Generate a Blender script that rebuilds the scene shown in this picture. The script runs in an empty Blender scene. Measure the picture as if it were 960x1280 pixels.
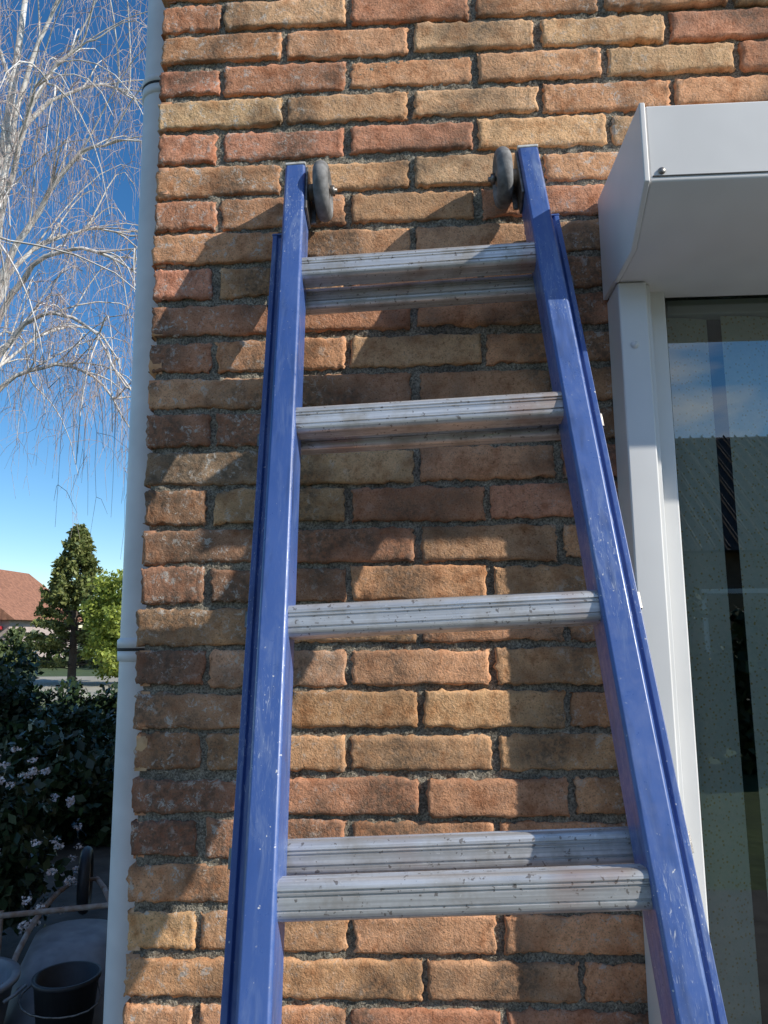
import bpy, math, numpy as np
from mathutils import Matrix, Vector
rng=np.random.default_rng(7)
sc=bpy.context.scene
sc.view_settings.view_transform='Standard'; sc.view_settings.look='None'
sc.view_settings.exposure=0; sc.view_settings.gamma=1
ZO=2.684   # height of brick course 0 above the ground
# ------------------------------------------------------------ materials
def newmat(name):
    m=bpy.data.materials.new(name);m.use_nodes=True
    nt=m.node_tree;b=nt.nodes['Principled BSDF'];return m,nt,b
def noise(nt,vec,scale,detail=3,rough=.55,dist=0):
    n=nt.nodes.new('ShaderNodeTexNoise');n.inputs['Scale'].default_value=scale;n.inputs['Detail'].default_value=detail
    n.inputs['Roughness'].default_value=rough;n.inputs['Distortion'].default_value=dist
    if vec is not None: nt.links.new(vec,n.inputs['Vector'])
    return n.outputs['Fac']
def ramp(nt,fac,stops):
    r=nt.nodes.new('ShaderNodeValToRGB');e=r.color_ramp.elements
    while len(e)<len(stops): e.new(.5)
    for i,(p,c) in enumerate(stops):
        e[i].position=p
        e[i].color=(c,c,c,1) if not hasattr(c,'__len__') else (*c,1)
    nt.links.new(fac,r.inputs[0]);return r.outputs[0]
def mix(nt,fac,a,b,mode='MIX'):
    m=nt.nodes.new('ShaderNodeMix');m.data_type='RGBA';m.blend_type=mode
    for s,v in ((0,fac),(6,a),(7,b)):
        if isinstance(v,bpy.types.NodeSocket): nt.links.new(v,m.inputs[s])
        elif s==0: m.inputs[0].default_value=v
        else: m.inputs[s].default_value=(*v,1) if hasattr(v,'__len__') else (v,v,v,1)
    return m.outputs[2]
def math_(nt,op,a,b=0):
    m=nt.nodes.new('ShaderNodeMath');m.operation=op
    for i,v in enumerate((a,b)):
        if isinstance(v,bpy.types.NodeSocket): nt.links.new(v,m.inputs[i])
        else: m.inputs[i].default_value=v
    return m.outputs[0]
def bump(nt,b,h,strength=.5,dist=.002):
    n=nt.nodes.new('ShaderNodeBump');n.inputs['Strength'].default_value=strength;n.inputs['Distance'].default_value=dist
    nt.links.new(h,n.inputs['Height']);nt.links.new(n.outputs[0],b.inputs['Normal'])
def geo(nt): return nt.nodes.new('ShaderNodeNewGeometry').outputs['Position']
def objc(nt): return nt.nodes.new('ShaderNodeTexCoord').outputs['Object']
def mapped(nt,vec,scale):
    m=nt.nodes.new('ShaderNodeMapping');m.inputs['Scale'].default_value=scale;nt.links.new(vec,m.inputs[0]);return m.outputs[0]
def simple(name,col,rough=.6,metal=0,var=.15,nscale=20,bs=.15,bd=.002,spec=.5,col2=None,world=True):
    m,nt,b=newmat(name);v=geo(nt) if world else objc(nt)
    f=noise(nt,v,nscale,2)
    c2=col2 or tuple(x*(1-var*2) for x in col)
    c=mix(nt,ramp(nt,f,[(.3,0),(.7,1)]),c2,col)
    nt.links.new(c,b.inputs['Base Color']);b.inputs['Roughness'].default_value=rough;b.inputs['Metallic'].default_value=metal
    b.inputs['Specular IOR Level'].default_value=spec
    if bs: bump(nt,b,noise(nt,v,nscale*6,1),bs,bd)
    return m
def brick_mat(name='brick_mat',full=True):
    m,nt,b=newmat(name);p=geo(nt)
    at=nt.nodes.new('ShaderNodeAttribute');at.attribute_name='tint'
    base=at.outputs['Color']
    n1=noise(nt,p,24,3,.68)
    c=mix(nt,1,base,ramp(nt,n1,[(.3,(.72,.60,.52)),(.5,(1,1,1)),(.72,(1.08,1.10,1.08))]),'MULTIPLY')
    b.inputs['Roughness'].default_value=.92;b.inputs['Specular IOR Level'].default_value=.12
    if not full:
        nt.links.new(c,b.inputs['Base Color']);return m
    n2=noise(nt,p,110,3,.72);n3=noise(nt,p,420,1,.6);n4=noise(nt,p,6.5,2,.65)
    c=mix(nt,1,c,ramp(nt,n2,[(.33,(.76,.71,.66)),(.5,(1,1,1)),(.7,(1.08,1.08,1.07))]),'MULTIPLY')
    c=mix(nt,1,c,ramp(nt,n3,[(.25,.35),(.34,.84),(.5,1),(.68,1.08)]),'MULTIPLY')
    sep=nt.nodes.new('ShaderNodeSeparateXYZ');nt.links.new(p,sep.inputs[0])
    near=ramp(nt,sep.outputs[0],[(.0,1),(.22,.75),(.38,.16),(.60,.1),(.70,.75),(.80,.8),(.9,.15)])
    # mid-height band that gets more of the dark stain
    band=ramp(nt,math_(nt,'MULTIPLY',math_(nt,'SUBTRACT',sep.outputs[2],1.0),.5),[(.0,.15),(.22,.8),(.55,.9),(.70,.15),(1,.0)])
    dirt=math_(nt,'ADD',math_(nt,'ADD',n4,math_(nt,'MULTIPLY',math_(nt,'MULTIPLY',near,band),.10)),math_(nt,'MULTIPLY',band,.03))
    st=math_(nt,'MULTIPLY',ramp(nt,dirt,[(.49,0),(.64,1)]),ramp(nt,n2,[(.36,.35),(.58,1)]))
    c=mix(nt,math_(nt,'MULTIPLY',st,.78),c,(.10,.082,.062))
    l1=noise(nt,p,62,4,.85,.4)
    lm=math_(nt,'MULTIPLY',ramp(nt,l1,[(.54,0),(.60,1)]),ramp(nt,n1,[(.40,0),(.58,1)]))
    lm=math_(nt,'MULTIPLY',lm,near)
    c=mix(nt,math_(nt,'MULTIPLY',lm,.78),c,(.62,.59,.53))
    nt.links.new(c,b.inputs['Base Color'])
    bump(nt,b,noise(nt,p,190,3,.78),.62,.0034)
    return m
def mortar_mat():
    m,nt,b=newmat('mortar_mat');p=geo(nt)
    n1=noise(nt,p,30,2,.7);n2=noise(nt,p,300,2,.75)
    c=mix(nt,ramp(nt,n1,[(.3,0),(.7,1)]),(.17,.15,.12),(.38,.335,.26))
    c=mix(nt,1,c,ramp(nt,n2,[(.35,.4),(.5,.92),(.66,1.5)]),'MULTIPLY')
    nt.links.new(c,b.inputs['Base Color']);b.inputs['Roughness'].default_value=.95;b.inputs['Specular IOR Level'].default_value=.1
    bump(nt,b,n2,.8,.0035)
    return m
def alu_mat():
    m,nt,b=newmat('aluminium');v=objc(nt)
    st=noise(nt,mapped(nt,v,(4,260,260)),1,3,.6)
    bl=noise(nt,v,22,4,.65);sp=noise(nt,v,150,2,.6);sp2=noise(nt,mapped(nt,v,(1,1.6,1.6)),75,3,.6)
    c=mix(nt,ramp(nt,st,[(.3,0),(.7,1)]),(.46,.455,.45),(.84,.83,.82))
    c=mix(nt,ramp(nt,bl,[(.46,0),(.68,.65)]),c,(.33,.295,.25))
    c=mix(nt,ramp(nt,sp,[(.64,0),(.68,.75)]),c,(.17,.14,.12))
    c=mix(nt,ramp(nt,sp2,[(.68,0),(.71,.6)]),c,(.80,.78,.74))
    rr=noise(nt,v,9,2);c=mix(nt,ramp(nt,rr,[(.58,0),(.70,.38)]),c,(.42,.20,.12))
    nt.links.new(c,b.inputs['Base Color']);b.inputs['Metallic'].default_value=.55
    nt.links.new(ramp(nt,bl,[(.3,.26),(.7,.55)]),b.inputs['Roughness'])
    bump(nt,b,math_(nt,'ADD',st,math_(nt,'MULTIPLY',sp,.5)),.3,.0006)
    return m
def blue_mat():
    m,nt,b=newmat('blue_paint');v=objc(nt)
    n1=noise(nt,mapped(nt,v,(1,.4,1)),7,3,.6);n2=noise(nt,v,70,3,.7)
    c=mix(nt,ramp(nt,n1,[(.3,0),(.7,1)]),(.030,.080,.27),(.070,.135,.37))
    s1=noise(nt,mapped(nt,v,(3,.55,3)),20,4,.7,.8);s2=noise(nt,v,5,1)
    f=math_(nt,'MULTIPLY',ramp(nt,s1,[(.50,0),(.72,1)]),ramp(nt,s2,[(.40,.3),(.60,1)]))
    c=mix(nt,math_(nt,'MULTIPLY',f,.42),c,(.33,.40,.53))
    sc1=noise(nt,mapped(nt,v,(1.6,.2,1.6)),150,3,.7,3.5)
    c=mix(nt,math_(nt,'MULTIPLY',math_(nt,'MULTIPLY',ramp(nt,sc1,[(.60,0),(.70,1)]),ramp(nt,s2,[(.50,.05),(.60,1)])),.8),c,(.66,.69,.74))
    w=noise(nt,mapped(nt,v,(1,.8,1)),90,3,.75);c=mix(nt,ramp(nt,w,[(.725,0),(.745,.9)]),c,(.74,.72,.68))
    w2=noise(nt,v,210,1,.6);c=mix(nt,math_(nt,'MULTIPLY',ramp(nt,w2,[(.75,0),(.77,.8)]),ramp(nt,s2,[(.4,.3),(.55,1)])),c,(.70,.68,.64))
    d=noise(nt,mapped(nt,v,(2,.4,2)),18,3,.7);c=mix(nt,math_(nt,'MULTIPLY',ramp(nt,d,[(.52,0),(.68,1)]),.45),c,(.02,.035,.085))
    nt.links.new(c,b.inputs['Base Color'])
    nt.links.new(ramp(nt,n2,[(.3,.26),(.7,.50)]),b.inputs['Roughness']);b.inputs['Specular IOR Level'].default_value=.75
    bump(nt,b,n2,.12,.0008)
    return m
M={}
M['brick']=brick_mat();M['brickfar']=brick_mat('brick_mat_plain',False);M['mortar']=mortar_mat();M['alu']=alu_mat();M['blue']=blue_mat()
M['rubber']=simple('rubber',(.26,.255,.25),.75,0,.3,60,.3,.001,world=False)
M['hub']=simple('wheel_hub',(.40,.34,.28),.6,.3,.3,60,.2,.001,world=False)
M['steel']=simple('steel_bolt',(.30,.28,.26),.45,.8,.3,90,.2,.001,world=False)
M['rust']=simple('rusty_steel',(.30,.17,.11),.8,.3,.3,25,.3,.002,col2=(.48,.45,.42))
M['cap']=simple('cap_plastic',(.62,.60,.56),.6,0,.25,70,.2,.001,world=False)
M['upvc']=simple('white_upvc',(.83,.82,.80),.38,0,.04,7,.04,.0005)
M['box']=simple('shutter_aluminium',(.80,.775,.75),.42,0,.05,9,.05,.0006)
M['pipe']=simple('pvc_pipe',(.82,.83,.85),.5,0,.07,14,.08,.0008)
M['seal']=simple('rubber_seal',(.03,.03,.03),.7)
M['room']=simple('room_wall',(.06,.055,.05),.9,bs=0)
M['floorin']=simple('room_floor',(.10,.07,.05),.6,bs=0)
M['bark']=simple('birch_bark',(.85,.82,.78),.8,0,.2,9,0,.004,col2=(.50,.45,.40))
M['twig']=simple('birch_twig',(.40,.27,.22),.8,0,.2,3,0,col2=(.62,.54,.50))
M['trunk']=simple('tree_bark',(.12,.09,.07),.9,bs=0)
M['tubgrey']=simple('galvanised_tub',(.34,.36,.39),.6,.1,.2,10,.1,.002)
M['tubblack']=simple('black_plastic',(.035,.038,.045),.5)
M['rooft']=simple('roof_tile_orange',(.42,.19,.11),.85,0,.25,6,.3,.02)
M['roofd']=simple('roof_tile_dark',(.13,.10,.085),.8,0,.25,6,.3,.02)
M['redawn']=simple('red_awning',(.45,.03,.04),.7)
M['render']=simple('pale_render',(.52,.42,.38),.9,0,.1,3,.1,.01)
M['nbrick']=simple('neighbour_brick',(.22,.15,.11),.9,0,.2,3,.1,.01)
M['dglass']=simple('dark_pane',(.02,.025,.03),.08,0,.1,2,0)
M['grass']=simple('grass_mat',(.085,.12,.035),.95,0,.3,1.6,.5,.03,col2=(.05,.075,.025))
M['paving']=simple('soil_and_paving_mat',(.12,.11,.095),.9,0,.25,5,.4,.01)
M['sand']=simple('pale_path_mat',(.42,.38,.30),.95,0,.1,2,.3,.01)
def leafmat(name,c1,c2,tr=.25,rough=.55):
    m,nt,b=newmat(name);at=nt.nodes.new('ShaderNodeAttribute');at.attribute_name='tint'
    c=mix(nt,at.outputs['Fac'],c1,c2);nt.links.new(c,b.inputs['Base Color']);b.inputs['Roughness'].default_value=rough
    if tr:
        t=nt.nodes.new('ShaderNodeBsdfTranslucent');nt.links.new(c,t.inputs[0])
        mx=nt.nodes.new('ShaderNodeMixShader');mx.inputs[0].default_value=tr
        nt.links.new(b.outputs[0],mx.inputs[1]);nt.links.new(t.outputs[0],mx.inputs[2])
        nt.links.new(mx.outputs[0],nt.nodes['Material Output'].inputs[0])
    return m
M['conif']=leafmat('conifer_needles',(.08,.12,.03),(.30,.30,.09),.2)
M['decid']=leafmat('shrub_leaves',(.18,.25,.04),(.48,.52,.10),.35)
M['dark']=leafmat('evergreen_leaves',(.016,.032,.013),(.05,.085,.03),0,.42)
M['lblos']=leafmat('blossom',(.75,.64,.64),(.88,.84,.84),0)
M['hedge']=leafmat('hedge_leaves',(.03,.05,.015),(.11,.14,.04),0)

# ------------------------------------------------------------ mesh helpers
def mesh_obj(name,verts,faces,mats,parent=None,smooth=False,tint=None):
    me=bpy.data.meshes.new(name)
    verts=np.asarray(verts,dtype=np.float32)
    if isinstance(faces,np.ndarray):
        nf,k=faces.shape
        me.vertices.add(len(verts));me.vertices.foreach_set('co',verts.ravel())
        me.loops.add(nf*k);me.loops.foreach_set('vertex_index',faces.ravel().astype(np.int32))
        me.polygons.add(nf);me.polygons.foreach_set('loop_start',np.arange(0,nf*k,k,dtype=np.int32))
        me.polygons.foreach_set('loop_total',np.full(nf,k,dtype=np.int32))
        me.update(calc_edges=True)
    else:
        me.from_pydata(verts.tolist(),[],faces);me.update()
    if smooth: me.polygons.foreach_set('use_smooth',[True]*len(me.polygons))
    me.materials.append(mats)
    if tint is not None:
        tint=np.asarray(tint,dtype=np.float32)
        if tint.ndim==1:
            a=me.attributes.new('tint','FLOAT','POINT');a.data.foreach_set('value',tint)
        else:
            a=me.attributes.new('tint','FLOAT_COLOR','POINT')
            a.data.foreach_set('color',np.hstack([tint,np.ones((len(tint),1),np.float32)]).ravel())
    o=bpy.data.objects.new(name,me);sc.collection.objects.link(o)
    if parent: o.parent=parent
    return o
def empty(name,mat=None):
    e=bpy.data.objects.new(name,None);sc.collection.objects.link(e)
    if mat is not None: e.matrix_world=mat
    e.empty_display_size=.1
    return e
def bevel(o,w,seg=2):
    b=o.modifiers.new('b','BEVEL');b.width=w;b.segments=seg;b.limit_method='ANGLE';b.angle_limit=math.radians(35)
    o.data.polygons.foreach_set('use_smooth',[True]*len(o.data.polygons))
    wn=o.modifiers.new('w','WEIGHTED_NORMAL');wn.keep_sharp=True
    return o
def box(name,a,b,mat,parent=None,bv=0):
    x0,y0,z0=a;x1,y1,z1=b
    v=[(x0,y0,z0),(x1,y0,z0),(x1,y1,z0),(x0,y1,z0),(x0,y0,z1),(x1,y0,z1),(x1,y1,z1),(x0,y1,z1)]
    f=[(0,3,2,1),(4,5,6,7),(0,1,5,4),(1,2,6,5),(2,3,7,6),(3,0,4,7)]
    o=mesh_obj(name,v,f,mat,parent)
    if bv: bevel(o,bv)
    return o
import bmesh
def fixn(o):
    bm=bmesh.new();bm.from_mesh(o.data);bmesh.ops.recalc_face_normals(bm,faces=bm.faces);bm.to_mesh(o.data);bm.free()
def prism(name,prof,axis,a0,a1,mat,parent=None,bv=0):
    n=len(prof);v=[]
    for a in (a0,a1):
        for p,q in prof:
            if axis=='x': v.append((a,p,q))
            elif axis=='y': v.append((p,a,q))
            else: v.append((p,q,a))
    f=[tuple(range(n-1,-1,-1)),tuple(range(n,2*n))]+[(i,(i+1)%n,n+(i+1)%n,n+i) for i in range(n)]
    o=mesh_obj(name,v,f,mat,parent);fixn(o)
    if bv: bevel(o,bv)
    return o
def tube(pts,rad,sides=8):
    P=np.array(pts,float);n=len(P);R=np.array(rad if hasattr(rad,'__len__') else [rad]*n)
    T=np.gradient(P,axis=0);T/=np.linalg.norm(T,axis=1)[:,None]+1e-9
    ref=np.array([0,0,1.]) if abs(T[0][2])<.9 else np.array([1.,0,0])
    V=[];a=np.arange(sides)*2*math.pi/sides
    for i in range(n):
        u=np.cross(T[i],ref);u/=np.linalg.norm(u)+1e-9;w=np.cross(T[i],u)
        V.append(P[i]+R[i]*(np.cos(a)[:,None]*u+np.sin(a)[:,None]*w))
    V=np.vstack(V);F=[]
    for i in range(n-1):
        for j in range(sides):
            k=(j+1)%sides;F.append((i*sides+j,i*sides+k,(i+1)*sides+k,(i+1)*sides+j))
    return V,np.array(F)
def join(parts):
    V=[];F=[];o=0
    for v,f in parts: V.append(v);F.append(f+o);o+=len(v)
    return np.vstack(V),np.vstack(F)
def lathe(prof,seg=32,axis='z',c=(0,0,0)):
    V=[];n=len(prof)
    for i in range(seg):
        a=2*math.pi*i/seg
        for r,h in prof:
            p=(r*math.cos(a),r*math.sin(a),h) if axis=='z' else (h,r*math.cos(a),r*math.sin(a))
            V.append((p[0]+c[0],p[1]+c[1],p[2]+c[2]))
    F=[]
    for i in range(seg):
        k=(i+1)%seg
        for j in range(n-1): F.append((i*n+j,k*n+j,k*n+j+1,i*n+j+1))
    return np.array(V),np.array(F)
def fract(n,beta,seed):
    r=np.random.default_rng(seed);f=np.fft.fft2(r.standard_normal((n,n)))
    k=np.hypot(*np.meshgrid(np.fft.fftfreq(n)*n,np.fft.fftfreq(n)*n));k[0,0]=1
    g=np.real(np.fft.ifft2(f*k**(-beta/2)*(k>3)));return g/g.std()
TEX=fract(512,1.7,3);TEX2=fract(512,.9,5)
def samp(T,x,y):
    n=T.shape[0];x=np.mod(x,n);y=np.mod(y,n);i=np.floor(x).astype(int);j=np.floor(y).astype(int);a=x-i;b=y-j
    i%=n;j%=n;i2=(i+1)%n;j2=(j+1)%n
    return T[i,j]*(1-a)*(1-b)+T[i2,j]*a*(1-b)+T[i,j2]*(1-a)*b+T[i2,j2]*a*b
# ------------------------------------------------------------ brickwork
Rd=(.63,.285,.175);Or=(.72,.37,.20);Ye=(.74,.46,.26);Br=(.45,.25,.155);Gy=(.52,.37,.245);Ta=(.73,.41,.225)
rows={0:'RYROOY',1:'OTYYRO',2:'RROTYR',3:'YTYOOR',4:'RRRYYO',5:'OTYOTR',6:'ROTRRO',7:'OTYTO',8:'RTOOR',9:'RRORO',10:'ROYOO',11:'TBBOO',12:'RROBO',
13:'GYRRO',14:'BYRRR',15:'BRBTO',16:'RBOTO',17:'TTOOO',18:'BYTTO',19:'TTTOO',20:'OTTTO',21:'RROOR',22:'ROOOO',23:'OTOOO',24:'TTTOR',25:'OTTOR',26:'TORRO'}
cm={'R':Rd,'O':Or,'Y':Ye,'B':Br,'G':Gy,'T':Ta}
pal=[Rd,Or,Ta,Ye,Or,Ta,Br]
def courses(umax,zlo,zhi,holes=(),flip=0,named=False,u_start=0.):
    out=[]
    k0=int(math.floor((ZO-zhi)/.063));k1=int(math.ceil((ZO-zlo)/.063))
    for k in range(k0,k1):
        z=ZO-.063*k
        if z-.026<zlo-.02 or z+.026>zhi+.02: continue
        edges=[u_start];e=u_start+((.11 if (k+flip)%2==0 else .22))
        while e<umax-.03: edges.append(e);e+=.22
        edges.append(umax)
        for i in range(len(edges)-1):
            a,b=edges[i],edges[i+1]
            if i>0:a+=.0055
            if i<len(edges)-2:b-=.0055
            for (ha,hb,hz0,hz1) in holes:
                if hz0<z<hz1:
                    if a>=ha and b<=hb: a=b=None;break
                    if a<ha<b: b=ha
                    elif a<hb<b: a=hb
            if a is None or b-a<.02: continue
            if named and k in rows and i<len(rows[k]): c=cm[rows[k][i]]
            else: c=pal[rng.integers(len(pal))]
            out.append((a,b,z,c))
    return out
def bricks(L,nx,ny):
    n=len(L);A=np.array([(a,b,z) for a,b,z,c in L]);C=np.array([c for *_,c in L])
    mean=np.array([.685,.385,.21]);C=mean+(C-mean)*.8
    C=C*(1+rng.normal(0,.07,(n,1)))*(1+rng.normal(0,.02,(n,3)))
    def par(m):
        s=np.sin(np.linspace(-math.pi/2,math.pi/2,m));return np.concatenate([[-1],s,[1]])
    s=par(nx);t=par(ny);mx,my=len(s),len(t)
    S,T=np.meshgrid(s,t,indexing='ij');S=S[None];T=T[None]
    back=np.zeros((mx,my),bool);back[0]=back[-1]=True;back[:,0]=back[:,-1]=True
    hw=(A[:,1]-A[:,0])[:,None,None]/2+rng.normal(0,.0014,(n,1,1));cx=((A[:,0]+A[:,1])/2)[:,None,None]
    hh=.0257+rng.normal(0,.0010,(n,1,1));cz=A[:,2][:,None,None]+rng.normal(0,.0011,(n,1,1))
    U=S*hw;V=T*hh
    ox=rng.uniform(0,512,(n,1,1));oy=rng.uniform(0,512,(n,1,1))
    r=.0055
    qx=np.clip(1-(1-abs(S))*hw/r,0,1);qz=np.clip(1-(1-abs(T))*hh/r,0,1)
    q=np.minimum(np.hypot(qx,qz),1);drop=r*.75*(1-np.sqrt(1-q*q))
    U2=U+np.sign(S)*abs(S)**6*(.0018*samp(TEX,ox+V*900,oy+S*7)+.0006*samp(TEX2,ox+V*2500,oy+S*50))
    V2=V+np.sign(T)*abs(T)**4*(.0018*samp(TEX,ox+U*420,oy+T*30+90)+.0007*samp(TEX2,ox+U*1800,oy+T*40))
    ang=rng.normal(0,.005,(n,1,1));U3=U2-ang*V2;V3=V2+ang*U2
    Wd=rng.normal(0,.0012,(n,1,1))+rng.normal(0,.006,(n,1,1))*U+rng.normal(0,.015,(n,1,1))*V
    Wd=Wd+.0008*samp(TEX,ox+U*700,oy+V*700)+.0003*samp(TEX2,ox+U*2200,oy+V*2200)-drop
    Wd=np.where(back[None],-.022,Wd)
    P=np.stack([cx+U3,Wd,cz+V3],-1).reshape(-1,3)
    idx=np.arange(mx*my).reshape(mx,my)
    q4=np.stack([idx[:-1,:-1],idx[1:,:-1],idx[1:,1:],idx[:-1,1:]],-1).reshape(-1,4)
    F=(q4[None]+(np.arange(n)*mx*my)[:,None,None]).reshape(-1,4)
    return P,F,np.repeat(C,mx*my,axis=0)
def place(P,kind,x0=0,y0=0):
    u,w,z=P.T
    if kind=='front': return np.stack([x0+u,y0-w,z],1)
    return np.stack([x0-w,y0+u,z],1)
house=empty('brick_house')
HT=5.6;HD=8.0;XR=5.4
WX0,WX1,WZ0,WZ1=.80,2.38,.80,ZO-.46
L=courses(XR,0,HT,[(WX0,WX1,WZ0,WZ1)],named=True)
near=lambda b:b[0]<1.3 and ZO-1.80<b[2]<ZO+.15
P,F,t=bricks([b for b in L if near(b)],36,13);mesh_obj('front_bricks',place(P,'front'),F,M['brick'],house,True,tint=t)
P,F,t=bricks([b for b in L if not near(b)],8,5);mesh_obj('front_bricks_outer',place(P,'front'),F,M['brick'],house,True,tint=t)
L=courses(HD,0,HT,flip=1,u_start=.004)
P,F,t=bricks(L,6,4);mesh_obj('side_bricks',place(P,'left'),F[:,::-1].copy(),M['brickfar'],house,True,tint=t)
g=.0035;xs=np.arange(.010,.80,g);zs=np.arange(ZO-1.75,ZO+.14,g);X,Z=np.meshgrid(xs,zs,indexing='ij')
Yd=.0065+.0011*samp(TEX,X*600,Z*600)+.0008*samp(TEX2,X*1500,Z*1500)
idx=np.arange(X.size).reshape(X.shape);q4=np.stack([idx[:-1,:-1],idx[1:,:-1],idx[1:,1:],idx[:-1,1:]],-1).reshape(-1,4)
mesh_obj('mortar_bed',np.stack([X,Yd,Z],-1).reshape(-1,3),q4,M['mortar'],house,True)
def core(n,a,b): return box(n,a,b,M['mortar'],house)
core('wall_core_left',(.011,.0115,0),(WX0,.28,HT));core('wall_core_right',(WX1,.0115,0),(XR,.28,HT))
core('wall_core_over',(WX0,.0115,WZ1),(WX1,.28,HT));core('wall_core_under',(WX0,.0115,0),(WX1,.28,WZ0))
core('side_core',(.011,.281,0),(.28,HD,HT));core('back_core',(.281,HD-.28,0),(XR,HD,HT));core('right_core',(XR-.28,.281,0),(XR,HD-.281,HT))
prism('roof',[(-.45,HT-.05),(HD+.45,HT-.05),(HD/2,HT+3.0)],'x',-.12,XR+.12,M['roofd'],house)
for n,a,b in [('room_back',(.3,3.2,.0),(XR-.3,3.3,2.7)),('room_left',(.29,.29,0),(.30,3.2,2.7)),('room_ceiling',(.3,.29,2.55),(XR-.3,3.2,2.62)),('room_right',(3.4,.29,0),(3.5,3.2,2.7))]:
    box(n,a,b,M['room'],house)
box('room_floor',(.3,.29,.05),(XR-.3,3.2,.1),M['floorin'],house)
# ------------------------------------------------------------ window
W0=ZO-.5595
def fr(n,a,b,bv=.003): return box(n,a,b,M['upvc'],house,bv)
fr('guide_rail_left',(.750,-.072,WZ0-.02),(.793,.0,W0));fr('guide_rail_right',(2.34,-.072,WZ0-.02),(2.385,.0,W0))
fr('guide_lip_left',(.793,-.060,WZ0-.02),(.801,-.036,W0),.001)
fr('frame_left',(.794,-.030,WZ0),(.833,.055,W0+.09));fr('frame_right',(2.292,-.030,WZ0),(2.339,.055,W0+.09))
fr('frame_head',(.834,-.012,W0+.030),(2.291,.055,W0+.09));fr('frame_bottom',(.834,-.030,WZ0),(2.291,.055,WZ0+.06))
box('seal_left',(.8335,-.012,WZ0+.062),(.8385,.030,W0+.028),M['seal'],house)
box('seal_top',(.840,-.010,W0+.022),(2.285,.030,W0+.0295),M['seal'],house)
fr('window_sill',(.74,-.11,WZ0-.06),(2.40,.0,WZ0-.022),.004)
for i in range(3):
    V,F=lathe([(0,-.003),(.005,-.002),(.006,0)],16);V=V@np.array([[1,0,0],[0,0,1],[0,1,0]])
    V+=np.array([.770,-.0725,W0-.10-.55*i]);mesh_obj('rail_screw_cap_%d'%i,V,F,M['upvc'],house,True)
gm,nt,b=newmat('window_glass')
gl=nt.nodes.new('ShaderNodeBsdfGlossy');gl.inputs['Roughness'].default_value=.0;gl.inputs['Color'].default_value=(.95,.98,1,1)
tp=nt.nodes.new('ShaderNodeBsdfTransparent');tp.inputs[0].default_value=(.96,.98,.96,1)
fz=nt.nodes.new('ShaderNodeFresnel');fz.inputs[0].default_value=1.5
mx=nt.nodes.new('ShaderNodeMixShader');nt.links.new(math_(nt,'ADD',fz.outputs[0],.14),mx.inputs[0])
nt.links.new(tp.outputs[0],mx.inputs[1]);nt.links.new(gl.outputs[0],mx.inputs[2]);nt.links.new(mx.outputs[0],nt.nodes['Material Output'].inputs[0])
mesh_obj('window_pane',[(.8386,.012,WZ0+.061),(2.29,.012,WZ0+.061),(2.29,.012,W0+.029),(.8386,.012,W0+.029)],[(0,1,2,3)],gm,house)
blm,nt,b=newmat('blind_fabric');p=geo(nt)
v=nt.nodes.new('ShaderNodeTexVoronoi');v.inputs['Scale'].default_value=150;nt.links.new(p,v.inputs['Vector'])
c=mix(nt,ramp(nt,v.outputs['Distance'],[(.18,1),(.32,0)]),(.86,.88,.76),(.66,.52,.18))
c=mix(nt,ramp(nt,noise(nt,p,160,2),[(.4,0),(.6,.4)]),c,(.68,.78,.66))
nt.links.new(c,b.inputs['Base Color']);b.inputs['Roughness'].default_value=.85
tr=nt.nodes.new('ShaderNodeBsdfTranslucent');nt.links.new(c,tr.inputs[0]);mx=nt.nodes.new('ShaderNodeMixShader');mx.inputs[0].default_value=.2
nt.links.new(b.outputs[0],mx.inputs[1]);nt.links.new(tr.outputs[0],mx.inputs[2]);nt.links.new(mx.outputs[0],nt.nodes['Material Output'].inputs[0])
bl=empty('vertical_blinds')
box('head_track',(.86,.045,W0-.005),(2.28,.075,W0+.02),M['upvc'],bl,.002)
for i in range(13):
    cx=.886+.106*i;a=math.radians(9+rng.normal(0,1.5));hw=.0445
    V=[];m=7
    for zz in (W0-.007,WZ0+.10):
        for j in range(m):
            s=-1+2*j/(m-1);lx=s*hw;ly=-.004*(1-s*s)
            V.append((cx+lx*math.cos(a)-ly*math.sin(a),.060+lx*math.sin(a)+ly*math.cos(a),zz))
    mesh_obj('slat_%d'%i,V,[(j,j+1,m+j+1,m+j) for j in range(m-1)],blm,bl,True)
# ------------------------------------------------------------ roller shutter box
rb=empty('roller_shutter_box')
zt=ZO-.396;zf=ZO-.505;zb=ZO-.558
prof=[(-.004,zt+.010),(-.250,zt),(-.250,zf),(-.170,zb),(-.004,zb)]
prism('housing',prof,'x',.752,2.386,M['box'],rb,.003)
prof2=[(-.002,zt+.013),(-.253,zt+.003),(-.253,zf-.001),(-.171,zb-.003),(-.073,zb-.003),(-.073,zb+.001),(-.002,zb+.001)]
prism('end_cap_left',prof2,'x',.744,.7515,M['box'],rb,.0015);prism('end_cap_right',prof2,'x',2.3865,2.394,M['box'],rb,.0015)
box('cover_seam',(.756,-.2512,zf+.006),(2.38,-.2495,zf+.0075),M['seal'],rb)
V,F=lathe([(0,-.002),(.004,-.002),(.005,0)],12);V=V@np.array([[1,0,0],[0,0,1],[0,1,0]])+np.array([.768,-.2505,zf+.014]);mesh_obj('rivet',V,F,M['steel'],rb)
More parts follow.
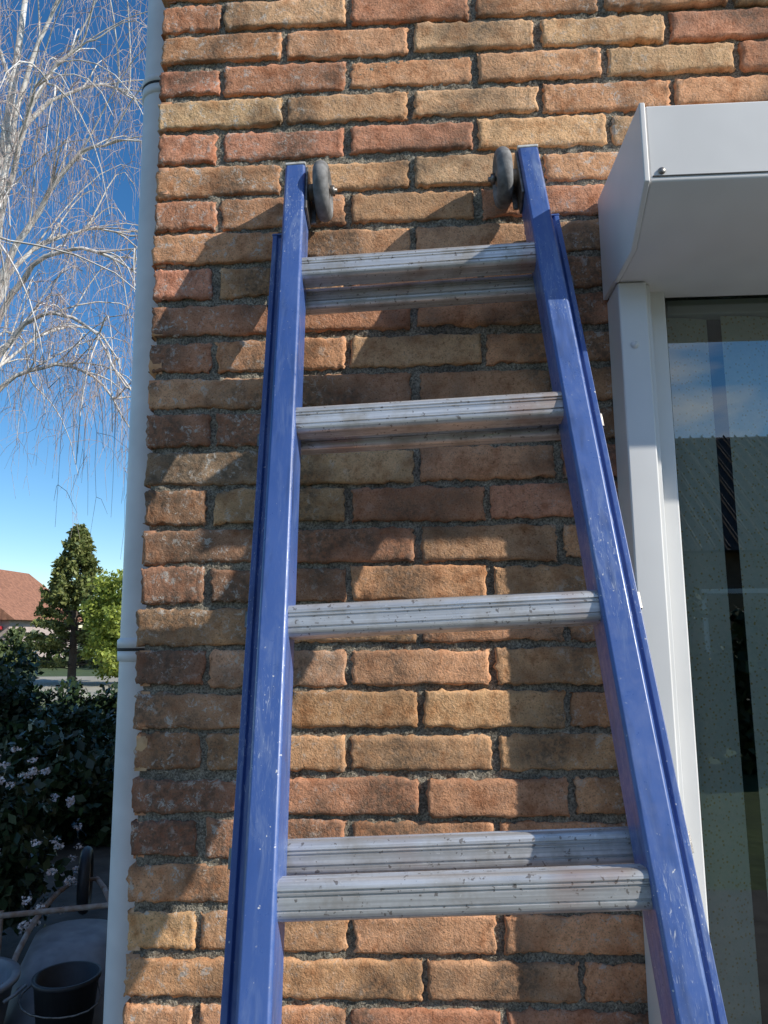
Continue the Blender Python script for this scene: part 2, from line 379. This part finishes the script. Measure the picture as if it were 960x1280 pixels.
# ------------------------------------------------------------ drain pipe
dp=empty('drain_pipe');pc=(-.047,.155)
V,F=tube([(pc[0],pc[1],.02),(pc[0],pc[1],2.0),(pc[0],pc[1],4),(pc[0],pc[1],HT-.05)],.040,40);mesh_obj('pipe',V,F,M['pipe'],dp,True)
for i,zz in enumerate((ZO-.03,ZO-1.105,ZO+1.9,.4)):
    V,F=lathe([(.040,-.022),(.0435,-.020),(.0435,-.004),(.0405,-.003),(.0405,.0),(.0445,.001),(.0445,.014),(.040,.018)],40,c=(pc[0],pc[1],zz));mesh_obj('bracket_%d'%i,V,F,M['pipe'],dp,True)
    V,F=lathe([(.0402,-.0045),(.0442,-.004),(.0442,.0008),(.0402,.0010)],40,c=(pc[0],pc[1],zz));mesh_obj('joint_%d'%i,V,F,M['seal'],dp,True)
    box('clip_%d'%i,(-.012,pc[1]-.01,zz-.012),(.004,pc[1]+.01,zz+.004),M['steel'],dp,.001)
# ------------------------------------------------------------ ladder
lean,yaw,roll=.366,-.0087,.0415
right=np.array([math.cos(yaw),math.sin(yaw),0]);bk=np.array([-math.sin(yaw),math.cos(yaw),0])
up=np.array([0,0,1])*math.cos(lean)+bk*math.sin(lean)
r2=right*math.cos(roll)+up*math.sin(roll);u2=-right*math.sin(roll)+up*math.cos(roll);n2=np.cross(r2,u2)
Mx=Matrix.Identity(4)
for i in range(3):
    Mx[i][0]=r2[i];Mx[i][1]=u2[i];Mx[i][2]=n2[i]
Mx[0][3]=.4475;Mx[1][3]=-.1206;Mx[2][3]=ZO-.5397
lad=empty('ladder',Mx)
def lp(prof,axis,a0,a1,mat,name,bv):
    n=len(prof);v=[]
    for a in (a0,a1):
        for p,q in prof: v.append((p,a,q) if axis=='y' else (a,p,q))
    f=[tuple(range(n-1,-1,-1)),tuple(range(n,2*n))]+[(i,(i+1)%n,n+(i+1)%n,n+i) for i in range(n)]
    o=mesh_obj(name,v,f,mat,lad);fixn(o)
    if bv: bevel(o,bv)
    return o
YB=-2.28;WY=.186
for sgn,nm in ((-1,'left'),(1,'right')):
    x0,x1=.1715,.2035
    pf=[(x0,-.034),(x0,.016),(x0+.003,.019),(x1-.003,.019),(x1,.016),(x1,.009),(x1-.003,.007),(x1-.003,-.022),(x1,-.024),(x1,-.034)]
    lp([(sgn*x,z) for x,z in pf],'y',YB,.222,M['blue'],'front_rail_'+nm,.0012)
    x0,x1=.180,.230
    pr=[(x0,-.072),(x0,-.037),(x1-.016,-.037),(x1-.014,-.041),(x1-.009,-.041),(x1-.007,-.037),(x1,-.037),(x1,-.046),(x1-.003,-.048),(x1-.003,-.062),(x1,-.064),(x1,-.072)]
    lp([(sgn*x,z) for x,z in pr],'y',YB+.0,.125,M['blue'],'rear_rail_'+nm,.001)
    lp([(sgn*x,z) for x,z in [(.1705,-.033),(.1705,.0197),(.2038,.0197),(.2038,-.033)]],'y',.2225,.2285,M['cap'],'end_cap_'+nm,.0015)
    lp([(sgn*x,z) for x,z in [(.179,-.0725),(.179,-.0365),(.231,-.0365),(.231,-.0725)]],'y',.1253,.129,M['blue'],'rear_cap_'+nm,.001)
    lp([(sgn*x,z) for x,z in [(.168,-.075),(.168,.021),(.232,.021),(.232,-.075)]],'y',YB-.02,YB+.05,M['rubber'],'foot_'+nm,.004)
    lp([(sgn*.1712,.012),(sgn*.1712,-.030),(sgn*.1672,-.030),(sgn*.1672,.012)],'y',.125,.224,M['steel'],'wheel_bracket_'+nm,.001)
    lp([(sgn*.1668,-.026),(sgn*.1668,-.030),(sgn*.1585,-.030),(sgn*.1585,-.026)],'y',.135,.215,M['steel'],'bracket_flange_'+nm,.001)
    R=.047;hwid=.0125
    prf=[(.012,-hwid*.7),(.016,-hwid*.55),(.028,-hwid*.5),(.033,-hwid*.95)]
    for j in range(9):
        a=-math.pi/2+math.pi*j/8;prf.append((R-hwid+hwid*math.cos(a)*1.0,hwid*math.sin(a)))
    prf+=[(.033,hwid*.95),(.028,hwid*.5),(.016,hwid*.55),(.012,hwid*.7)]
    V,F=lathe(prf,40,'x',(sgn*.145,WY,-.008));mesh_obj('wheel_tyre_'+nm,V,F,M['rubber'],lad,True)
    V,F=lathe([(0,-.010),(.012,-.010),(.0125,-.008),(.0125,.008),(.012,.010),(0,.010)],24,'x',(sgn*.145,WY,-.008));mesh_obj('wheel_hub_'+nm,V,F,M['hub'],lad,True)
    xa,xb=sorted((sgn*.172,sgn*.122));V,F=lathe([(0,xa),(.004,xa),(.004,xb),(0,xb)],12,'x',(0,WY,-.008));mesh_obj('axle_'+nm,V,F,M['steel'],lad)
    xa,xb=sorted((sgn*.133,sgn*.126));V,F=lathe([(0,xa),(.0085,xa),(.0085,xb),(0,xb)],6,'x',(0,WY,-.008));mesh_obj('axle_nut_'+nm,V,F,M['steel'],lad)
    xa,xb=sorted((sgn*.1713,sgn*.1585));V,F=lathe([(0,xa),(.013,xa),(.013,xb),(0,xb)],20,'x',(0,WY,-.008));mesh_obj('spacer_'+nm,V,F,M['hub'],lad,True)
def rungprof(h,d,cy,cz):
    pts=[];r=.008
    def arc(cy_,cz_,a0,a1,n=6):
        for i in range(n+1):
            a=a0+(a1-a0)*i/n;pts.append((cy_+r*math.sin(a),cz_+r*math.cos(a)))
    H,D=h/2,d/2
    arc(-H+r,D-r,-math.pi/2,0)
    for i in range(5):
        y=-H+r+(2*H-2*r)*(i+.5)/5
        if i in(0,3,4): pts.extend([(y-.0013,D),(y-.0006,D-.0018),(y+.0006,D-.0018),(y+.0013,D)])
    arc(H-r,D-r,0,math.pi/2)
    for i in range(4):
        z=D-r-(2*D-2*r)*(i+.5)/4
        pts.extend([(H,z+.0014),(H-.0014,z+.0007),(H-.0014,z-.0007),(H,z-.0014)])
    arc(H-r,-D+r,math.pi/2,math.pi);arc(-H+r,-D+r,math.pi,1.5*math.pi)
    t=math.radians(14)
    return [(cy+y*math.cos(t)-z*math.sin(t),cz+y*math.sin(t)+z*math.cos(t)) for y,z in pts]
for i in range(8):
    lp(rungprof(.036,.036,-.28*i,-.006),'x',-.1725,.1725,M['alu'],'front_rung_%d'%i,0)
    lp(rungprof(.034,.030,-.011-.2627*i,-.055),'x',-.1805,.1805,M['alu'],'rear_rung_%d'%i,0)
    for sgn in (-1,1):
        lp([(sgn*x,z) for x,z in [(.2302,-.066),(.2302,-.044),(.2345,-.046),(.2345,-.064)]],'y',-.011-.2627*i-.010,-.011-.2627*i+.010,M['steel'],'rung_flare_%d_%d'%(i,sgn),0)
# ------------------------------------------------------------ vegetation helpers
def leaves(name,pos,size,mat,parent=None,elong=1.6):
    n=len(pos);a=rng.normal(size=(n,3));a/=np.linalg.norm(a,axis=1)[:,None]
    b=rng.normal(size=(n,3));b-=a*(a*b).sum(1)[:,None];b/=np.linalg.norm(b,axis=1)[:,None]
    s=size*rng.uniform(.6,1.3,(n,1))
    V=np.stack([pos-a*s*elong/2,pos+b*s/2,pos+a*s*elong/2,pos-b*s/2],1).reshape(-1,3)
    F=np.arange(4*n).reshape(n,4);t=np.repeat(np.clip(rng.beta(1.6,2.2,n),0,1),4)
    return mesh_obj(name,V,F,mat,parent,tint=t)
def blob(c,r,n,shell=.55):
    d=rng.normal(size=(n,3));d/=np.linalg.norm(d,axis=1)[:,None];q=rng.uniform(shell,1,n)**.6
    return np.array(c)+d*q[:,None]*np.array(r)
def clumpy(c,r,nclump,per,cr):
    cs=blob(c,r,nclump,.3);return np.vstack([blob(x,np.array([1,1,.75])*cr*rng.uniform(.6,1.3),per,.1) for x in cs])
# ------------------------------------------------------------ ground
mesh_obj('ground',[(-400,-400,0),(400,-400,0),(400,400,0),(-400,400,0)],[(0,1,2,3)],M['grass'])
mesh_obj('paving',[(-3.2,-4,.004),(6,-4,.004),(6,6.5,.004),(-3.2,6.5,.004)],[(0,1,2,3)],M['paving'])
mesh_obj('path',[(-14,12,.004),(-4,12,.004),(-2,30,.004),(-24,30,.004)],[(0,1,2,3)],M['sand'])
# ------------------------------------------------------------ birch
birch=empty('birch_tree');parts=[]
def spline(pts,n):
    P=np.array(pts,float);t=np.linspace(0,1,len(P));tt=np.linspace(0,1,n)
    k=min(3,len(P)-1);co=[np.polyfit(t,P[:,i],k) for i in range(3)];return np.stack([np.polyval(c_,tt) for c_ in co],1)
tr=spline([(-6.3,9.3,0),(-6.25,9.3,3.5),(-6.05,9.2,7),(-5.75,9.1,10),(-5.6,9.1,13)],24)
parts.append(tube(tr,np.linspace(.17,.02,24),10))
limbs=[]
def limb(pts,r0):
    s=spline(pts,16);s[1:]+=np.cumsum(rng.normal(0,.025,(15,3)),0);limbs.append((s,r0));parts.append(tube(s,np.linspace(r0,.012,16),6))
limb([(-6.15,9.25,5.9),(-5.35,9.0,7.6),(-4.5,8.8,8.55),(-3.5,8.6,8.6)],.058)
limb([(-6.1,9.2,4.9),(-5.3,8.9,6.6),(-4.4,8.7,7.0),(-3.5,8.6,6.6)],.055)
limb([(-6.2,9.2,4.3),(-5.4,9.0,5.9),(-4.5,8.8,6.1),(-3.55,8.6,5.1)],.048)
limb([(-6.2,9.2,4.0),(-5.5,9.1,5.4),(-4.7,9.3,5.5),(-4.0,9.4,4.6)],.043)
limb([(-6.15,9.25,5.3),(-5.6,9.2,6.9),(-5.0,9.4,7.7),(-3.9,9.5,7.6)],.048)
limb([(-6.0,9.2,7.0),(-5.6,9.0,9.0),(-5.0,8.8,10.8),(-4.3,8.6,11.6)],.058)
limb([(-5.9,9.2,7.8),(-5.5,9.3,9.4),(-4.6,9.6,10.2),(-3.9,9.7,9.9)],.048)
limb([(-6.0,9.2,6.6),(-5.5,8.8,8.3),(-4.9,8.4,9.6),(-4.2,8.2,9.9)],.048)
for i in range(12):
    z0=rng.uniform(4,10);th=rng.uniform(.6,2*math.pi-.3);l=rng.uniform(1.6,3.0)*(1-.05*z0)+.5
    dx,dy=math.cos(th)*l,math.sin(th)*l;b0=tr[int(z0/13*23)]
    limb([b0,b0+[dx*.35,dy*.35,1.2],b0+[dx*.75,dy*.75,1.8],b0+[dx*1.1,dy*1.1,1.2]],.03)
V,F=join(parts);mesh_obj('trunk_and_limbs',V,F,M['bark'],birch,True)
tw=[];tw2=[]
for s,r0 in limbs:
    for j in range(11):
        i=rng.integers(3,16);p0=s[i];d=s[min(i+1,15)]-s[i-1];d/=np.linalg.norm(d);side=rng.normal(0,.55,3);ln=rng.uniform(.5,1.3)
        q=[p0,p0+(d*.6+side*.5+[0,0,.3])*ln*.5,p0+(d*.8+side*.8+[0,0,.25])*ln*.9,p0+(d*.9+side*.9+[0,0,-.2])*ln*1.3]
        sb=spline(q,7);tw2.append(tube(sb,np.linspace(.016,.005,7),4))
        for k in range(5):
            a=sb[rng.integers(1,7)];L_=rng.uniform(.3,1.7);sw=rng.normal(0,.22,3);sw[2]=0;o=rng.normal(0,.14,3)
            pts=[a,a+o+sw*.5+[0,0,-.05*L_],a+o*1.5+sw+[0,0,-.45*L_],a+o*1.6+sw*1.2+[0,0,-L_]]
            sp_=spline(pts,7);sp_[1:]+=rng.normal(0,.024,(6,3));tw.append(tube(sp_,np.linspace(.0048,.0020,7),3))
            for rep in range(3):
                b_=sp_[rng.integers(1,6)];w_=rng.normal(0,.14,3);w_[2]=-abs(w_[2])-.04
                tw.append(tube([b_,b_+w_*.6+[0,0,.02],b_+w_*1.4+[0,0,-.10]],[.0034,.0028,.0016],3))
V,F=join(tw2);mesh_obj('branches',V,F,M['bark'],birch,True)
V,F=join(tw);mesh_obj('twigs',V,F,M['twig'],birch,True)
# ------------------------------------------------------------ conifer
pine=empty('conifer_tree');pc_=np.array([-12.0,25.5,0]);Hh=5.5
V,F=tube([pc_,pc_+[0,0,2.5],pc_+[.05,0,Hh-.2]],[.16,.10,.02],8);parts=[(V,F)];pp=[]
for i in range(230):
    z=rng.uniform(.06,.985)**.9*Hh;rr=(1-z/Hh)**.8*1.7*rng.uniform(.6,1.2)+.06;th=rng.uniform(0,2*math.pi)
    d=np.array([math.cos(th),math.sin(th),0]);tip=pc_+[0,0,z+.12*rr]+d*rr;base=pc_+[0,0,z]
    parts.append(tube([base,(base+tip)/2+[0,0,.03],tip],[.02,.014,.006],4))
    m=80;tt=rng.uniform(.35,1.03,m)**.7;q=base+(tip-base)*tt[:,None]+rng.normal(0,1,(m,3))*np.array([.12,.12,.08])*(1.25-tt)[:,None];pp.append(q)
    pp.append(blob(tip,(.15,.15,.2),24,.1))
V,F=join(parts);mesh_obj('trunk',V,F,M['trunk'],pine);leaves('needles',np.vstack(pp),.085,M['conif'],pine,elong=2)
bt=empty('leafy_tree');c0=np.array([-9.5,24,0])
V,F=tube([c0,c0+[0,0,1.5],c0+[.1,0,3]],[.12,.09,.03],8);mesh_obj('trunk',V,F,M['trunk'],bt)
leaves('leaves',np.vstack([clumpy(c0+[0,0,2.4],(1.4,1.1,1.4),70,120,.42),clumpy(c0+[-.2,.3,1.0],(1.3,1.2,.9),35,100,.4)]),.09,M['decid'],bt)
pp=[]
for i in range(40):
    x=-34+i*.9;pp.append(clumpy((x,38+rng.normal(0,1),.9),(.9,.9,.9+rng.random()*.6),8,50,.45))
leaves('distant_hedge',np.vstack(pp),.2,M['hedge'])
def bush(name,blobs,size,mat):
    e=empty(name);c=np.array(blobs[0][0]);V,F=join([tube([(c[0],c[1],0),(c[0]+dx,c[1]+dy,c[2]+.3)],[.03,.01],6) for dx,dy in ((0,.1),(.3,0),(-.3,.1),(.1,-.3))])
    mesh_obj('stems',V,F,M['trunk'],e);leaves('foliage',np.vstack([clumpy(*b) for b in blobs]),size,mat,e);return e
bush('evergreen_shrub',[((-4.6,7.0,.62),(.85,.8,.62),80,110,.26),((-3.7,7.4,.42),(.8,.8,.42),50,100,.22)],.055,M['dark'])
bush('yew_bush',[((-6.1,9.6,.75),(1.0,.9,.75),70,110,.3),((-7.4,9.4,.8),(1.0,.9,.8),60,110,.3)],.06,M['dark'])
bush('laurel_bush',[((-2.75,4.9,.42),(.62,.5,.42),60,90,.2),((-2.0,5.3,.33),(.55,.5,.33),45,90,.18)],.06,M['dark'])
fs=bush('flowering_shrub',[((-1.86,2.72,.50),(.38,.36,.42),80,90,.13)],.036,M['dark'])
bp=blob((-1.86,2.72,.50),(.54,.52,.58),130,.96);bp=bp[(bp[:,2]>.2)]
leaves('blossom_clusters',np.vstack([blob(x,(.026,.026,.018),24,.2) for x in bp]),.014,M['lblos'],fs,elong=1)
pp=[]
for i in range(22): pp.append(clumpy((-8.5+i*.3,11.8,.40),(.35,.4,.38),8,70,.24))
leaves('garden_hedge',np.vstack(pp),.07,M['dark'])
# ------------------------------------------------------------ distant house (left)
dh=empty('brick_house')
hx,hy=-24.5,38
box('walls',(hx-5,hy,0),(hx+3.2,hy+8,2.6),M['render'],dh)
prism('roof',[(hx-5.4,2.5),(hx+3.7,2.5),(hx-.4,5.6)],'y',hy-.4,hy+8.4,M['rooft'],dh)
box('awning',(hx+.6,hy-.9,2.0),(hx+2.9,hy-.05,2.18),M['redawn'],dh,.02)
box('window_1',(hx+.8,hy-.03,.8),(hx+2.6,hy+.05,1.95),M['dglass'],dh);box('window_frame',(hx+.7,hy-.02,.7),(hx+2.7,hy+.02,2.0),M['upvc'],dh)
box('door',(hx-1.2,hy-.03,0),(hx-.2,hy+.05,2.1),M['upvc'],dh)
# ------------------------------------------------------------ neighbours across the garden (seen in the window)
nh=empty('neighbour_house')
box('walls',(-3,-24,0),(14,-16,3.4),M['nbrick'],nh)
prism('roof',[(-24.5,3.3),(-15.5,3.3),(-20,6.9)],'x',-3.4,14.4,M['roofd'],nh)
parts=[]
for i in range(60):
    x=-3.3+i*.30;parts.append(tube([(x,-15.5,3.36),(x,-17.7,5.12),(x,-19.95,6.92)],.035,4))
V,F=join(parts);mesh_obj('tile_ridges',V,F,M['roofd'],nh)
for i in range(4):
    box('window_%d'%i,(-1.5+i*4,-16.03,.9),(.6+i*4,-15.9,2.4),M['dglass'],nh);box('window_frame_%d'%i,(-1.6+i*4,-16.02,.8),(.7+i*4,-15.93,2.5),M['upvc'],nh)
pp=[]
for i in range(26): pp.append(clumpy((-4+i*.5,-8.5+rng.normal(0,.15),.95),(.5,.45,1.15),12,50,.3))
leaves('back_hedge',np.vstack(pp),.13,M['hedge'])
# ------------------------------------------------------------ wheelbarrow (lying upside down), tub, bucket
wb=empty('wheelbarrow')
wb.matrix_world=Matrix.Translation((-1.18,2.45,.50))@Matrix.Rotation(math.radians(19),4,'Z')@Matrix.Rotation(math.pi,4,'Y')@Matrix.Scale(.82,4)
def ring(zc,w,l,yo=0,n=28):
    a=np.arange(n)*2*math.pi/n;e=.6;c,s=np.cos(a),np.sin(a)
    return np.stack([np.sign(c)*abs(c)**e*w/2,yo+np.sign(s)*abs(s)**e*l/2,np.full(n,zc)],1)
R_=[ring(.30,.25,.35,.08),ring(.33,.40,.52,.06),ring(.45,.52,.72,.02),ring(.595,.60,.88),ring(.60,.66,.95),ring(.585,.67,.96),ring(.45,.54,.74,.02),ring(.315,.42,.54,.06),ring(.285,.25,.35,.08)]
V=np.vstack(R_);n=28;F=[(i*n+j,i*n+(j+1)%n,(i+1)*n+(j+1)%n,(i+1)*n+j) for i in range(len(R_)-1) for j in range(n)]
F.append(tuple(range(n)));F.append(tuple(range((len(R_)-1)*n,len(R_)*n)))
mesh_obj('tray',V,F,M['tubgrey'],wb,True)
parts=[]
for s in (-1,1):
    parts.append(tube(spline([(s*.30,-1.0,.56),(s*.29,-.6,.50),(s*.24,-.1,.27),(s*.07,.72,.20)],12),.016,8))
    parts.append(tube([(s*.28,-.42,.44),(s*.30,-.44,.25),(s*.30,-.40,.0)],.015,8))
parts.append(tube([(-.30,-.41,.02),(.30,-.41,.02)],.014,8));parts.append(tube([(-.07,.72,.2),(.07,.72,.2)],.012,8))
V,F=join(parts);mesh_obj('frame',V,F,M['rust'],wb,True)
a=np.linspace(0,2*math.pi,33);V,F=tube([(0,.72+.165*math.cos(t),.20+.165*math.sin(t)) for t in a],.036,10);mesh_obj('tyre',V,F,M['tubblack'],wb,True)
V,F=lathe([(0,-.03),(.1,-.012),(.13,-.02),(.13,.02),(.1,.012),(0,.03)],24,'x',(0,.72,.2));mesh_obj('rim',V,F,M['rust'],wb,True)
tub=empty('garden_tub');tub.location=(-1.42,1.95,0);V,F=lathe([(0,.02),(.17,.0),(.19,.1),(.22,.26),(.24,.265),(.24,.28),(.21,.28),(.18,.1),(0,.05)],40);mesh_obj('shell',V,F,M['tubgrey'],tub,True)
for s in (-1,1):
    V,F=tube([(s*.235,-.05,.23),(s*.27,-.04,.25),(s*.27,.04,.25),(s*.235,.05,.23)],.007,8);mesh_obj('handle',V,F,M['tubgrey'],tub,True)
bk_=empty('bucket');bc=(-.98,1.98,0);V,F=lathe([(0,.0),(.09,.0),(.12,.28),(.127,.283),(.127,.298),(.116,.298),(.088,.02),(0,.02)],32,c=bc);mesh_obj('shell',V,F,M['tubblack'],bk_,True)
V,F=tube(spline([(bc[0]-.125,bc[1],.27),(bc[0]-.10,bc[1]-.10,.20),(bc[0]+.10,bc[1]-.10,.20),(bc[0]+.125,bc[1],.27)],12),.004,6);mesh_obj('bail',V,F,M['steel'],bk_)
# ------------------------------------------------------------ light
S=np.array([2.71,-1.06,1.87]);el=math.atan2(S[2],math.hypot(S[0],S[1]));az=math.atan2(S[0],S[1])
w=bpy.data.worlds.new('World');sc.world=w;w.use_nodes=True;nt=w.node_tree
sk=nt.nodes.new('ShaderNodeTexSky');sk.sky_type='NISHITA';sk.sun_disc=False;sk.sun_elevation=el;sk.sun_rotation=az
sk.altitude=50;sk.air_density=1.0;sk.dust_density=.0;sk.ozone_density=3.5
hs=nt.nodes.new('ShaderNodeHueSaturation');hs.inputs['Saturation'].default_value=1.25;hs.inputs['Value'].default_value=1.0;nt.links.new(sk.outputs[0],hs.inputs['Color'])
# a few thin clouds in the part of the sky behind the photographer
tc=nt.nodes.new('ShaderNodeTexCoord').outputs['Generated'];sp=nt.nodes.new('ShaderNodeSeparateXYZ');nt.links.new(tc,sp.inputs[0])
cl=noise(nt,mapped(nt,tc,(2.2,2.2,7)),1.6,4,.6,.3)
f=math_(nt,'MULTIPLY',ramp(nt,cl,[(.46,0),(.66,.85)]),ramp(nt,math_(nt,'MULTIPLY',sp.outputs[1],-1),[(.2,0),(.6,1)]))
cc=mix(nt,f,hs.outputs[0],(6.0,6.2,6.5))
nt.links.new(cc,nt.nodes['Background'].inputs[0]);nt.nodes['Background'].inputs[1].default_value=.15
ld=bpy.data.lights.new('sun','SUN');ld.energy=5;ld.angle=math.radians(.5);ld.color=(1,.96,.88)
lo_=bpy.data.objects.new('sun',ld);sc.collection.objects.link(lo_);lo_.rotation_euler=Vector(S.tolist()).to_track_quat('Z','Y').to_euler();lo_.location=(20,-8,15)
# ------------------------------------------------------------ camera
cam=bpy.data.cameras.new('camera');co=bpy.data.objects.new('camera',cam);sc.collection.objects.link(co);sc.camera=co
p,y,r=.1574,.0557,-.0092
fwd=Vector((-math.sin(y)*math.cos(p),math.cos(y)*math.cos(p),math.sin(p)));rt=Vector((math.cos(y),math.sin(y),0));u_=rt.cross(fwd)
rr=rt*math.cos(r)+u_*math.sin(r);uu=-rt*math.sin(r)+u_*math.cos(r)
Mc=Matrix.Identity(4)
for i in range(3): Mc[i][0]=rr[i];Mc[i][1]=uu[i];Mc[i][2]=-fwd[i]
Mc[0][3]=.4534;Mc[1][3]=-1.1894;Mc[2][3]=ZO-1.0842
co.matrix_world=Mc
cam.sensor_fit='VERTICAL';cam.sensor_height=24;cam.lens=960/1280*24;cam.clip_start=.02;cam.clip_end=1500
